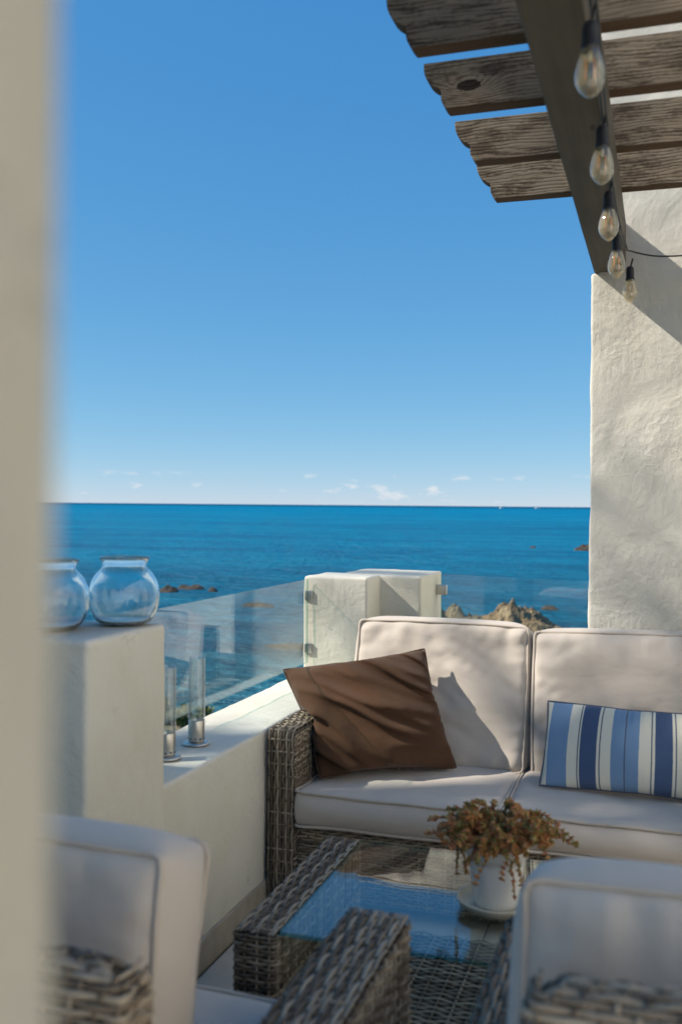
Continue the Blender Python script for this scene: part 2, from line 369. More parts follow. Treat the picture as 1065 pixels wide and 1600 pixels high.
class Buf:
    def __init__(s): s.V = []; s.F = []; s.m = []; s.k = 0
    def add(s, V, F, mi=0):
        V = np.asarray(V, float); s.V.append(V); s.F += [tuple(int(i) + s.k for i in f) for f in F]; s.m += [mi] * len(F); s.k += len(V); return s
    def build(s, name, mats, parent=None, **kw):
        return mk(name, np.concatenate(s.V), s.F, mats, parent, midx=s.m, **kw)
def box(x0, x1, y0, y1, z0, z1):
    V = [(x, y, z) for z in (z0, z1) for y in (y0, y1) for x in (x0, x1)]
    return V, [(0, 2, 3, 1), (4, 5, 7, 6), (0, 1, 5, 4), (2, 6, 7, 3), (0, 4, 6, 2), (1, 3, 7, 5)]
def boxgrid(xs, ys, zs):
    """surface of a box as a shared-vertex grid"""
    nx, ny, nz = len(xs) - 1, len(ys) - 1, len(zs) - 1
    idx = {}; V = []; I = []
    def v(i, j, k):
        q = (i, j, k)
        if q not in idx: idx[q] = len(V); V.append((xs[i], ys[j], zs[k])); I.append(q)
        return idx[q]
    F = []
    for i in range(nx):
        for k in range(nz):
            F.append((v(i, 0, k), v(i + 1, 0, k), v(i + 1, 0, k + 1), v(i, 0, k + 1)))
            F.append((v(i, ny, k), v(i, ny, k + 1), v(i + 1, ny, k + 1), v(i + 1, ny, k)))
    for i in range(nx):
        for j in range(ny):
            F.append((v(i, j, 0), v(i, j + 1, 0), v(i + 1, j + 1, 0), v(i + 1, j, 0)))
            F.append((v(i, j, nz), v(i + 1, j, nz), v(i + 1, j + 1, nz), v(i, j + 1, nz)))
    for j in range(ny):
        for k in range(nz):
            F.append((v(0, j, k), v(0, j, k + 1), v(0, j + 1, k + 1), v(0, j + 1, k)))
            F.append((v(nx, j, k), v(nx, j + 1, k), v(nx, j + 1, k + 1), v(nx, j, k + 1)))
    return np.array(V, float), F, np.array(I), idx
def rounded(x0, x1, y0, y1, z0, z1, r=.015, step=.05, amp=.004, fr=4.0, sd=0.0):
    """hand-trowelled block: rounded edges, wavy faces"""
    def ax(a, b):
        n = max(1, int((b - a - 2 * r) / step)); mid = np.linspace(a + r, b - r, n + 1)
        return np.concatenate([[a, a + r * .3, a + r * .65], mid, [b - r * .65, b - r * .3, b]])
    V, F, I, _ = boxgrid(ax(x0, x1), ax(y0, y1), ax(z0, z1))
    lo = np.array([x0 + r, y0 + r, z0 + r]); hi = np.array([x1 - r, y1 - r, z1 - r])
    Q = np.clip(V, lo, hi); N = V - Q; ln = np.linalg.norm(N, axis=1, keepdims=True); N = N / np.maximum(ln, 1e-9)
    P = Q + N * r
    if amp:
        d = np.array([mnoise.noise(Vector(p * fr) + Vector((sd, 0, 0))) + .5 * mnoise.noise(Vector(p * fr * 3.1) + Vector((0, sd, 0))) for p in P])
        P = P + N * (d * amp)[:, None]
    return P, F
def lathe(prof, c, seg=40):
    prof = np.array(prof, float); n = len(prof); a = np.linspace(0, 2 * math.pi, seg, endpoint=False)
    V = np.stack([c[0] + prof[:, 0][:, None] * np.cos(a), c[1] + prof[:, 0][:, None] * np.sin(a), c[2] + np.repeat(prof[:, 1][:, None], seg, 1)], -1).reshape(-1, 3)
    F = [(i * seg + j, i * seg + (j + 1) % seg, (i + 1) * seg + (j + 1) % seg, (i + 1) * seg + j) for i in range(n - 1) for j in range(seg)]
    return V, F
def frames(P, closed):
    T = (np.roll(P, -1, 0) - np.roll(P, 1, 0)) if closed else np.gradient(P, axis=0)
    T /= np.maximum(np.linalg.norm(T, axis=1, keepdims=True), 1e-9)
    n = np.cross(T[0], [0, 0, 1.0]);
    if np.linalg.norm(n) < .1: n = np.cross(T[0], [1.0, 0, 0])
    n /= np.linalg.norm(n); Ns = []
    for t in T:
        n = n - t * np.dot(n, t); n /= max(np.linalg.norm(n), 1e-9); Ns.append(n)
    Ns = np.array(Ns); return T, Ns, np.cross(T, Ns)
def tube(P, r, sides=6, closed=False, taper=None):
    P = np.asarray(P, float); T, N, B = frames(P, closed); m = len(P)
    R = np.full(m, r) if taper is None else np.asarray(taper)
    a = np.linspace(0, 2 * math.pi, sides, endpoint=False)
    V = (P[:, None, :] + R[:, None, None] * (np.cos(a)[None, :, None] * N[:, None, :] + np.sin(a)[None, :, None] * B[:, None, :])).reshape(-1, 3)
    rng = range(m if closed else m - 1)
    F = [(i * sides + j, i * sides + (j + 1) % sides, ((i + 1) % m) * sides + (j + 1) % sides, ((i + 1) % m) * sides + j) for i in rng for j in range(sides)]
    if not closed: F += [tuple(range(sides - 1, -1, -1)), tuple((m - 1) * sides + j for j in range(sides))]
    return V, F

# ------------------------------------------------------------------ soft goods: a small position-based cloth
def colour_edges(E, n):
    used = [set() for _ in range(n)]; col = np.zeros(len(E), int)
    for q, (a, b) in enumerate(E):
        k = 0
        ua, ub = used[a], used[b]
        while k in ua or k in ub: k += 1
        ua.add(k); ub.add(k); col[q] = k
    return col
def vnorm(P, Q):
    a = P[Q[:, 2]] - P[Q[:, 0]]; b = P[Q[:, 3]] - P[Q[:, 1]]; fn = np.cross(a, b) * .5
    out = np.zeros_like(P)
    for c in range(4):
        for k in range(3): out[:, k] += np.bincount(Q[:, c], fn[:, k], len(P))
    return out * .25
def relax(P, Q, E, R, S, pressure, steps=90, iters=5, pins=None, grav=0.0, collide=None, area=None):
    P = P.copy(); n = len(P); Q = np.asarray(Q)
    col = colour_edges(E, n); E = np.asarray(E); groups = [(E[col == k, 0], E[col == k, 1], R[col == k], S[col == k]) for k in range(col.max() + 1)]
    v = np.zeros_like(P); dt = 1 / 60.; w = np.ones(n)
    if pins: w[list(pins)] = 0
    mass = area / n
    for st in range(steps):
        nv = vnorm(P, Q) / mass
        v += nv * pressure * dt; v[:, 2] -= grav * dt
        X = P + v * dt
        if pins:
            f = min(1, st / (steps * .5))
            for i, (a, b) in pins.items(): X[i] = a + (b - a) * f
        for _ in range(iters):
            for a, b, r, s in groups:
                d = X[b] - X[a]; L = np.linalg.norm(d, axis=1); wa, wb = w[a], w[b]
                k = s * (L - r) / np.maximum(L, 1e-9) / np.maximum(wa + wb, 1e-6)
                d = d * k[:, None]; X[a] += d * wa[:, None]; X[b] -= d * wb[:, None]
            if collide is not None: collide(X)
        v = (X - P) / dt * .90; P = X
    return P
def box_cushion(w, t, h, pressure=14, seam=.95, cell=.022, sd=1, steps=80, foam=1.14, pk=.017):
    """boxed cushion, width x, thickness y, height z, seams along the two big outlines"""
    nx, nz, ny = max(6, int(w / cell)), max(6, int(h / cell)), max(3, int(t / (cell * 1.3)))
    V, F, I, idx = boxgrid(np.linspace(-w / 2, w / 2, nx + 1), np.linspace(-t / 2, t / 2, ny + 1), np.linspace(0, h, nz + 1))
    rg = np.random.default_rng(sd)
    es = {}
    for f in F:
        for q in range(4):
            a, b = f[q], f[(q + 1) % 4]; es[(min(a, b), max(a, b))] = 1.0
        for a, b in ((f[0], f[2]), (f[1], f[3])): es[(min(a, b), max(a, b))] = .35
    E = list(es); S = [es[e] for e in E]; R = [np.linalg.norm(V[a] - V[b]) for a, b in E]
    def onseam(i): x, y, z = I[i]; return y in (0, ny) and (x in (0, nx) or z in (0, nz))
    for q, (a, b) in enumerate(E):
        if onseam(a) and onseam(b) and S[q] == 1.0: R[q] *= seam
        else: R[q] *= 1.0 + .012 * rg.standard_normal()
    for i in range(1, nx):
        for k in range(1, nz):
            a, b = idx[(i, 0, k)], idx[(i, ny, k)]; E.append((a, b)); R.append(t * foam); S.append(.10)
    V0 = V + rg.normal(0, .0012, V.shape)
    P = relax(V0, F, E, np.array(R), np.array(S), pressure, steps, area=2 * (w * h + w * t + h * t))
    for q in range(len(P)):
        x, y, z = I[q]
        if y not in (0, ny): continue
        u, v_ = V[q][0], V[q][2]; sg = -1 if y == 0 else 1
        ds = (u + w / 2, w / 2 - u, v_, h - v_); dd = 0
        for e, dist_ in enumerate(ds):
            al = v_ if e < 2 else u
            dd += 1.7 * pk * math.exp(-dist_ / .05) * min(1, dist_ / .012) * mnoise.noise(Vector((al * 34, e * 9.3 + sd, dist_ * 6)))
        dd += pk * 1.1 * mnoise.noise(Vector((u * 5 + sd, v_ * 6, sg * 3.0)))
        n2 = mnoise.noise(Vector((u * 3.2 + sd * 2, v_ * 15 + 1.5 * math.sin(u * 6 + sd), sg)))
        dd -= pk * .7 * max(0, 1 - abs(n2) / .12) * min(1, min(ds) / .05) * (1 if mnoise.noise(Vector((u * 4, v_ * 4, sd))) > 0 else .2)
        P[q][1] += sg * dd
    loops = []
    for y in (0, ny):
        ids = [idx[(i, y, 0)] for i in range(nx)] + [idx[(nx, y, k)] for k in range(nz)] + [idx[(i, y, nz)] for i in range(nx, 0, -1)] + [idx[(0, y, k)] for k in range(nz, 0, -1)]
        loops.append(ids)
    return P, F, loops
def place(P, rot, loc):
    R = np.array(rot.to_3x3()); return P @ R.T + np.array(loc)
def cushion(name, data, rot, loc, parent, mat=None):
    P, F, loops = data; X = place(P, rot, loc)
    o = mk(name, X, F, mat or M_BEIGE, parent, subsurf=1)
    cen = X.mean(0)
    for ids in loops:
        L = X[ids]; L = (np.roll(L, 1, 0) + 2 * L + np.roll(L, -1, 0)) / 4; L = L + (L - cen) * .006
        V, F2 = tube(L, .0055, 6, True); mk('piping', V, F2, M_PIPE, o)
    return o
def sheet_pillow(n, m, corners, sx, sz, pressure, pins=True, steps=110, grav=0, collide=None, bulge=.03, seam=.97, sd=3, fill=.13, bow=None):
    """two cloth panels sewn round the edge; corners BL, BR, TR, TL in world space"""
    BL, BR, TR, TL = [np.array(c, float) for c in corners]
    nf = np.cross(BR - BL, TL - BL); nf /= np.linalg.norm(nf)
    V, idx, UV = [], {}, []
    rg = np.random.default_rng(sd)
    def vid(s, i, k):
        e = i in (0, n) or k in (0, m); q = (0 if e else s, i, k)
        if q not in idx:
            u, w = i / n, k / m; p = (BL * (1 - u) + BR * u) * (1 - w) + (TL * (1 - u) + TR * u) * w
            if not e: p = p + nf * (1 if s == 0 else -1) * bulge * (math.sin(math.pi * u) * math.sin(math.pi * w)) ** .6 + rg.normal(0, .002, 3)
            idx[q] = len(V); V.append(p); UV.append((u, w))
        return idx[q]
    F, es = [], {}
    for s in (0, 1):
        for i in range(n):
            for k in range(m):
                f = (vid(s, i, k), vid(s, i + 1, k), vid(s, i + 1, k + 1), vid(s, i, k + 1)); F.append(f if s == 0 else f[::-1])
                dx, dz = sx / n, sz / m
                for a, b, L, st in ((f[0], f[1], dx, 1), (f[1], f[2], dz, 1), (f[3], f[2], dx, 1), (f[0], f[3], dz, 1), (f[0], f[2], math.hypot(dx, dz), .3), (f[1], f[3], math.hypot(dx, dz), .3)):
                    es[(min(a, b), max(a, b))] = (L, st)
        for i in range(n + 1):
            for k in range(m + 1):
                if i + 2 <= n and 0 < k < m: es[(vid(s, i, k), vid(s, i + 2, k))] = (2 * sx / n, .05)
                if k + 2 <= m and 0 < i < n: es[(vid(s, i, k), vid(s, i, k + 2))] = (2 * sz / m, .05)
    loop = [vid(0, i, 0) for i in range(n)] + [vid(0, n, k) for k in range(m)] + [vid(0, i, m) for i in range(n, 0, -1)] + [vid(0, 0, k) for k in range(m, 0, -1)]
    ls = set(loop)
    E = list(es); R = np.array([es[e][0] * (seam if e[0] in ls and e[1] in ls else 1) for e in E]); S = np.array([es[e][1] for e in E])
    if fill:
        E2, R2 = [], []
        for i in range(1, n):
            for k in range(1, m):
                E2.append((vid(0, i, k), vid(1, i, k))); R2.append(fill * (math.sin(math.pi * i / n) * math.sin(math.pi * k / m)) ** .5)
        E = E + E2; R = np.concatenate([R, R2]); S = np.concatenate([S, np.full(len(R2), .22)])
    V = np.array(V); pn = None
    if pins:
        pn = {vid(0, *q): (c, c) for q, c in (((0, 0), BL), ((n, 0), BR), ((n, m), TR), ((0, m), TL))}
    if bow is not None:
        cen = (BL + BR + TR + TL) / 4; inv = {v: k for k, v in idx.items()}
        for q in loop:
            _, i, k = inv[q]; u, w = i / n, k / m
            e = math.sin(math.pi * u) if k in (0, m) else math.sin(math.pi * w)
            p = V[q] + (cen - V[q]) / np.linalg.norm(cen - V[q]) * (bow * e + .25 * bow * mnoise.noise(Vector((u * 6, w * 6, sd))))
            pn[q] = (p, p); V[q] = p
    P = relax(V, F, E, R, S, pressure, steps, 5, pn, grav, collide, 2 * sx * sz)
    return P, F, loop, np.array(UV)

# ------------------------------------------------------------------ wicker
def resample(corners, step, soft):
    C = np.array(corners, float); seg = np.linalg.norm(np.diff(C, axis=0), axis=1); s = np.concatenate([[0], np.cumsum(seg)])
    n = max(2, int(s[-1] / step)); t = np.linspace(0, s[-1], n + 1)
    P = np.stack([np.interp(t, s, C[:, k]) for k in range(3)], 1)
    for _ in range(int(soft)):
        P[1:-1] = (P[:-2] + 2 * P[1:-1] + P[2:]) / 4
    return P
def weave(buf, corners, lat, width, pitch=.0100, stake=.030, w=.0092, th=.0052, amp=.0030, flip=1, soft=3, mi=0, jit=.0011, seedoff=0):
    """strands running along `corners`, laid side by side over `width` in direction lat, over and under stakes"""
    lat = np.array(lat, float); step = stake / 3.0
    P = resample(corners, step, soft); L = len(P)
    T = np.gradient(P, axis=0); T /= np.linalg.norm(T, axis=1, keepdims=True)
    N = np.cross(T, lat) * flip; N /= np.linalg.norm(N, axis=1, keepdims=True)
    n = max(1, round(width / pitch)); pt = width / n; sarc = np.arange(L) * step
    a = np.linspace(0, 2 * math.pi, 6, endpoint=False)
    cs, sn = np.cos(a) * w / 2 * min(1, pt / pitch + .1), np.sin(a) * th / 2
    F0 = [(i * 6 + j, i * 6 + (j + 1) % 6, (i + 1) * 6 + (j + 1) % 6, (i + 1) * 6 + j) for i in range(L - 1) for j in range(6)]
    ends = [tuple(range(5, -1, -1)), tuple((L - 1) * 6 + j for j in range(6))]
    for k in range(n):
        ph = ((k + seedoff) % 2) * math.pi + RNG.normal(0, .12)
        off = amp * np.sin(math.pi * sarc / stake + ph) + RNG.normal(0, jit * .5)
        sl = RNG.normal(0, jit, L); sl = np.convolve(sl, [.25, .5, .25], 'same')
        C = P + N * off[:, None] + lat * ((k + .5) * pt + sl)[:, None]
        kw_ = RNG.uniform(.80, 1.08)
        V = (C[:, None, :] + kw_ * cs[None, :, None] * lat[None, None, :] + sn[None, :, None] * N[:, None, :]).reshape(-1, 3)
        buf.add(V, F0 + ends, mi)
    s = stake / 2
    while s < sarc[-1]:
        i = min(L - 2, int(s / step)); p = P[i] + (P[i + 1] - P[i]) * (s / step - i)
        V, F = tube(np.array([p, p + lat * width]), .0034, 5); buf.add(V, F, mi); s += stake
    return buf

# ================================================================== THE SETTING
# sea
SZ = -7.0
V = []; F = []
rings = [4, 20, 60, 150, 400, 1200, 4000, 15000, 60000]
for r in rings:
    for q in range(48): V.append((r * math.cos(q * math.pi / 24), r * math.sin(q * math.pi / 24), SZ))
for i in range(len(rings) - 1):
    for q in range(48): F.append((i * 48 + q, (i + 1) * 48 + q, (i + 1) * 48 + (q + 1) % 48, i * 48 + (q + 1) % 48))
F.append(tuple(range(48)))
sea = mk('sea', V, F, M_SEA, smooth=False); sea['kind'] = 'structure'

# rocky foot of the cliff under the terrace
def terrain(name, x0, x1, y0, y1, nx, ny, hfun, mat, kind='structure'):
    V = [(x, y, hfun(x, y)) for y in np.linspace(y0, y1, ny) for x in np.linspace(x0, x1, nx)]
    F = [(j * nx + i, j * nx + i + 1, (j + 1) * nx + i + 1, (j + 1) * nx + i) for j in range(ny - 1) for i in range(nx - 1)]
    o = mk(name, V, F, mat); o['kind'] = kind; return o
def foot(x, y):
    d = max(0, y - 4) / 9 + max(0, -x - 3) / 14 + max(0, x - 12) / 10
    return SZ + 3.4 - 4.2 * min(1.6, d) + 1.1 * mnoise.fractal(Vector((x * .35, y * .35, 0)), 1.0, 2.0, 5)
terrain('shore', -24, 24, -14, 18, 60, 44, foot, M_SHORE)
def spit(x, y):
    d = math.hypot((x - 4) / 9.5, (y - 75) / 3.0)
    return SZ + .9 * (1 - d ** 1.5) + .12 * mnoise.fractal(Vector((x * .5, y * .5, 3)), 1.0, 2.0, 4)
terrain('sand_bar', -10, 16, 69, 81, 50, 24, spit, mat_rock('sand', (.20, .15, .08), (.34, .26, .15), (.45, .36, .23)))

# terrace floor: a slab with tiles set on it
fl = mk('terrace_floor', *rounded(-1.62, 3.4, -5.4, 5.2, -.35, -.010, .004, 1.0, 0), M_GROUT); fl['kind'] = 'structure'
tm = None
for i in range(6):
    for j in range(13):
        x0, y0 = -1.29 + i * .75, -5.15 + j * .75
        
        if tm is None:
            tm = mk('tile', *rounded(0, .744, 0, .744, -.0095, 0, .003, .5, 0), M_TILE, None, loc=(0, 0, 0)); tm.location = (x0, y0, 0); t_ = tm
        else:
            t_ = tm.copy(); COL.objects.link(t_); t_.location = (x0, y0, 0)
        t_.parent = fl

# ------------------------------------------------------------------ parapet on the left
pw = thing('parapet_wall', (-1.46, 3.2, 0), 'white plaster parapet wall along the left, with a taller block at its near end', 'wall')
mk('low_wall', *rounded(-1.605, -1.31, 2.40, 4.36, -.30, .615, .013, .045, .004, 5, 1.0), M_PLASTER, pw)
mk('tall_block', *rounded(-2.40, -1.3075, 2.085, 2.485, -.30, 1.068, .016, .045, .005, 4, 5.0), M_PLASTER, pw)
mk('near_wall', *rounded(-1.60, -1.3125, .34, 2.10, -.30, .58, .013, .06, .004, 5, 2.0), M_PLASTER, pw)
mk('rear_wall', *rounded(-1.15, -.262, 4.66, 4.90, -.30, .60, .013, .06, .004, 5, 3.0), M_PLASTER, pw)
mk('skirting', *rounded(-1.325, -1.298, .36, 4.3, -.006, .095, .004, .3, .001), M_SKIRT, pw)

cp = thing('corner_post', (-1.35, 4.6, 0), 'stepped white plaster corner post between the two glass panels', 'post')
mk('front_block', *rounded(-1.562, -1.257, 4.29, 4.60, -.30, 1.074, .014, .03, .004, 6, 7.0), M_PLASTER, cp)
mk('rear_block', *rounded(-1.48, -1.062, 4.50, 4.97, -.30, 1.071, .014, .03, .004, 6, 9.0), M_PLASTER, cp)

# right-hand wall with the pergola beam bearing on it
rw = thing('stucco_wall', (1.5, 4.4, 0), 'tall rough white stucco wall rising behind the sofa on the right', 'wall')
mk('lower_wall', *rounded(-.287, 4.2, 4.20, 6.45, -.30, 2.358, .012, .03, .006, 5, 11.0), M_STUCCO, rw)
mk('upper_wall', *rounded(-.262, 4.2, 4.2015, 6.45, 2.33, 3.70, .012, .04, .006, 5, 11.0), M_STUCCO, rw)

# pillar beside the camera, then an added unseen wall shading the foreground
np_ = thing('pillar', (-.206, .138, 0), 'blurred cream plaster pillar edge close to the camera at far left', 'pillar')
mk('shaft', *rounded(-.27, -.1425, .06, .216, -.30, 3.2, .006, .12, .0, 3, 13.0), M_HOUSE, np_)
hw = thing('added_house', (-5, -.4, 0), 'added tall cream wall, unseen on the left, that shades the foreground', 'added_house')
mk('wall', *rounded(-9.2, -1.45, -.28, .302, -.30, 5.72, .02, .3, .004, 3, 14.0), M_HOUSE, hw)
mk('cornice', *rounded(-9.28, -1.40, -.34, .34, 5.73, 5.80, .015, .4, .003), M_HOUSE, hw)
hf = thing('added_house', (4.2, 1.0, 0), 'added white front carrying the pergola, unseen on the right, bouncing warm light', 'added_house')  # unseen front, added to throw warm bounce light onto the terrace
mk('wall', *rounded(3.05, 5.2, -5.3, 4.19, -.30, 5.2, .02, .3, .004, 3, 15.0), M_FACADE, hf)
gg = mk('added_ground', *rounded(-20, -2.5, -9, .28, -1.2, -.31, .05, .8, .05, 1), M_SHORE); gg['kind'] = 'structure'  # unseen ground, added under the shading wall and the tree

# ------------------------------------------------------------------ glass balustrades
def pane(name, a, b, z0, z1, th, parent, mat=M_PANE):
    a, b = np.array(a, float), np.array(b, float); d = (b - a) / np.linalg.norm(b - a); n = np.array([-d[1], d[0]]) * th / 2
    q = [a + n, b + n, b - n, a - n]
    V = [(p[0], p[1], z) for z in (z0, z1) for p in q]
    F = [(0, 1, 5, 4), (2, 3, 7, 6), (1, 2, 6, 5), (3, 0, 4, 7), (4, 5, 6, 7), (0, 3, 2, 1)]
    return mk(name, V, F, [mat, M_EDGE], parent, smooth=False, midx=[0, 0, 1, 1, 1, 1])
gp = thing('glass_balustrade', (-1.54, 3.4, .615), 'long clear glass balustrade panel above the low parapet, reflecting the post', 'glass panel')
pane('pane', (-1.548, 2.52), (-1.538, 4.278), .680, 1.060, .008, gp)
for z in (.745, .985):
    mk('clamp', *rounded(-1.552, -1.516, 4.279, 4.294, z - .022, z + .022, .003, .1, 0), M_STEEL, gp)
gp2 = thing('glass_balustrade', (-.66, 4.75, .6), 'short clear glass balustrade panel between the corner post and the stucco wall', 'glass panel')
pane('pane', (-1.040, 4.845), (-.300, 4.630), .640, 1.063, .010, gp2)
for z in (.72, .985):
    mk('clamp', *rounded(-1.066, -1.010, 4.828, 4.860, z - .025, z + .025, .003, .1, 0), M_STEEL, gp2)

# ================================================================== PERGOLA
pg = thing('pergola', (0, 3, 0), 'weathered dark timber pergola with scalloped rafter ends overhead', 'pergola')
mk('beam', *rounded(-.276, -.152, .9, 4.26, 2.360, 2.556, .004, .12, .0012, 2), M_BEAM, pg)
prof = [(0, .135), (0, .122), (.002, .108), (.007, .094), (.015, .081), (.026, .070), (.038, .062), (.049, .057), (.054, .051), (.053, .043), (.052, .034), (.054, .024), (.060, .012), (.070, 0)]
LEN = 3.72
def rafter_mesh():
    out = prof[::-1]                      # from the lower corner up to the top
    poly = out + [(LEN, .135), (LEN, 0)]
    xs = [.10 + k * .3 for k in range(int((LEN - .2) / .3))]
    poly = [(x, z * 1.05) for x, z in poly]
    V = [(x, 0, z) for x, z in poly] + [(x, .060, z) for x, z in poly]; n = len(poly)
    F = [tuple(range(n))[::-1], tuple(n + i for i in range(n))] + [(i, (i + 1) % n, n + (i + 1) % n, n + i) for i in range(n)]
    return V, F
rv_, rf_ = rafter_mesh()
raf = [(1.625, .62, .03), (2.04, .2, .09), (2.455, 1.7, .10), (2.858, .135, .062), (3.320, 2.6, .075), (3.745, 2.3, .04)]
rm = None
for q, (y, kx, kz) in enumerate(raf):
    if rm is None:
        o = mk('rafter', rv_, [f[::-1] for f in rf_], M_BOARD, None, smooth=False, loc=(0, 0, 0)); rm = o
        bv = o.modifiers.new('bevel', 'BEVEL'); bv.width = .003; bv.segments = 2; bv.limit_method = 'ANGLE'
    else:
        o = rm.copy(); COL.objects.link(o)
    o.parent = pg; o.location = Vector((-.68 + random.uniform(-.004, .004), y, 2.559)) - Vector((0, 3, 0))
    o.rotation_euler = (random.uniform(-.006, .006), 0, random.uniform(-.003, .003))
    o['knot_x'] = float(kx); o['knot_z'] = float(kz); o['seed'] = q * 3.7

# string lights
sl = thing('string_lights', (-.15, 3, 2.35), 'black string of clear amber filament bulbs hanging along the pergola beam', 'string lights')
bulbs = [(-.141, 1.35, 2.325), (-.138, 1.931, 2.312), (-.149, 2.515, 2.329), (-.158, 3.007, 2.318), (-.155, 3.462, 2.308), (-.131, 4.081, 2.345)]
pts = []
for q, b in enumerate(bulbs):
    pts.append(np.array([b[0] + .012, b[1], 2.343 if q < 5 else 2.385]))
    if q < len(bulbs) - 1:
        c = bulbs[q + 1]; pts.append(np.array([(b[0] + c[0]) / 2 + .012, (b[1] + c[1]) / 2, 2.332]))
pts[-1] = np.array([-.131, 4.055, 2.405]); pts[-2] = np.array([-.135, 3.80, 2.355])
pts += [np.array([-.02, 4.12, 2.392]), np.array([.16, 4.14, 2.40]), np.array([.42, 4.15, 2.45]), np.array([.75, 4.15, 2.55])]
pts = [np.array([-.141, .95, 2.35])] + pts
def smooth_curve(P, n=10):
    P = np.array(P, float); out = []
    for i in range(len(P) - 1):
        p0, p1, p2, p3 = P[max(0, i - 1)], P[i], P[i + 1], P[min(len(P) - 1, i + 2)]
        for t in np.linspace(0, 1, n, endpoint=False):
            out.append(.5 * (2 * p1 + (p2 - p0) * t + (2 * p0 - 5 * p1 + 4 * p2 - p3) * t * t + (3 * p1 - p0 - 3 * p2 + p3) * t ** 3))
    out.append(P[-1]); return np.array(out)
cb = Buf(); cb.add(*tube(smooth_curve(pts), .0034, 8))
cp2 = [p + np.array([-.011, 0, .006]) for p in pts[:-5]]; cb.add(*tube(smooth_curve(cp2), .0034, 8))
for b in bulbs: cb.add(*tube(np.array([[b[0] + .010, b[1], b[2] + .035], [b[0] + .004, b[1], b[2] + .012], [b[0], b[1], b[2] - .01]]), .0036, 8))
cb.build('cable', M_CABLE, sl)
bp = [(.0001, -.141), (.004, -.139), (.012, -.134), (.021, -.124), (.0275, -.111), (.029, -.099), (.0275, -.086), (.0235, -.071), (.0190, -.057), (.0160, -.047)]
for b in bulbs:
    o = mk('bulb', *lathe(bp, b, 28), M_BULB, sl)
    mk('socket', *lathe([(.0001, .004), (.010, .004), (.0135, -.001), (.0150, -.008), (.0155, -.040), (.0172, -.042), (.0172, -.049), (.0150, -.051), (.0001, -.051)], b, 24), M_RUBBER, o)
    fb = Buf()
    for s in (-1, 1):
        fb.add(*tube(np.array([[b[0] + s * .0075, b[1], b[2] - .066], [b[0] + s * .0085, b[1], b[2] - .103]]), .0016, 6), 0)
    fb.add(*tube(np.array([[b[0], b[1], b[2] - .05], [b[0], b[1], b[2] - .070]]), .004, 8), 1)
    fb.build('filament', [M_FIL, M_FCORE], o)

# ================================================================== SOFA
sf = thing('sofa', (-.5, 3.7, 0), 'grey-brown wicker sofa with thick beige cushions against the stucco wall', 'sofa')
SX0, SX1, SY0, SY1 = -1.296, .33, 3.21, 4.08
def arm_part(parent, x0, x1, y0, y1, top, inner=True, outer=True, name='arm', drop=.0, bot=.035):
    b = Buf(); b.add(*rounded(x0 + .007, x1 - .007, y0 + .007, y1, bot, top - .008, .008, .2, 0), 1)
    weave(b, [(x0 + .001, y1, top), (x0 + .001, y0, top), (x0 + .001, y0, bot)], (1, 0, 0), x1 - x0 - .002, .0102, .042, flip=-1, soft=3, amp=.0027)
    if inner: weave(b, [(x1, y0 + .004, bot), (x1, y1, bot)], (0, 0, 1), top - bot - .006, flip=1)
    if outer: weave(b, [(x0, y0 + .004, bot), (x0, y1, bot)], (0, 0, 1), top - bot - .006, flip=-1)
    return b.build(name, [M_WICK, M_CORE], parent, kind='stuff')
arm_part(sf, SX0, SX0 + .098, SY0, SY1, .622, True, False)
arm_part(sf, SX1 - .098, SX1, SY0, SY1, .622, True, True)
b = Buf(); b.add(*rounded(SX0 + .100, SX1 - .100, SY0 + .032, SY1, .05, .288, .008, .4, 0), 1)
weave(b, [(SX0 + .098, SY0 + .026, .05), (SX1 - .098, SY0 + .026, .05)], (0, 0, 1), .240, flip=1)
b.build('base', [M_WICK, M_CORE], sf, kind='stuff')
b = Buf(); b.add(*rounded(SX0 + .099, SX1 - .099, SY1 - .085, SY1 - .006, .29, .845, .02, .4, 0), 1)
weave(b, [(SX0 + .098, SY1 - .05, .852), (SX1 - .098, SY1 - .05, .852)], (0, 1, 0), .05, flip=1)
b.build('back_frame', [M_WICK, M_CORE], sf, kind='stuff')
seatd = box_cushion(.690, .120, .735, 3.0, .975, .024, 2, 70, 1.05, .007)
backd = box_cushion(.655, .165, .525, 4.5, .955, .0185, 5, 85, 1.16)
backd2 = box_cushion(.665, .165, .520, 4.5, .955, .0185, 11, 85, 1.20)
rs = Matrix.Rotation(math.radians(-90), 4, 'X')           # lay the cushion flat: height -> depth
for x in (-1.198 + .353, -.490 + .353):
    cushion('seat_cushion', seatd, Matrix.Rotation(math.radians(90), 4, 'X') @ Matrix.Rotation(0, 4, 'Z'), (x, 3.94, .358), sf)
lean = Matrix.Rotation(math.radians(-13), 4, 'X')
cushion('back_cushion', backd, lean, (-.820, 3.795, .402), sf)
cushion('back_cushion', backd2, Matrix.Rotation(math.radians(-1), 4, 'Y') @ lean, (-.112, 3.795, .397), sf)

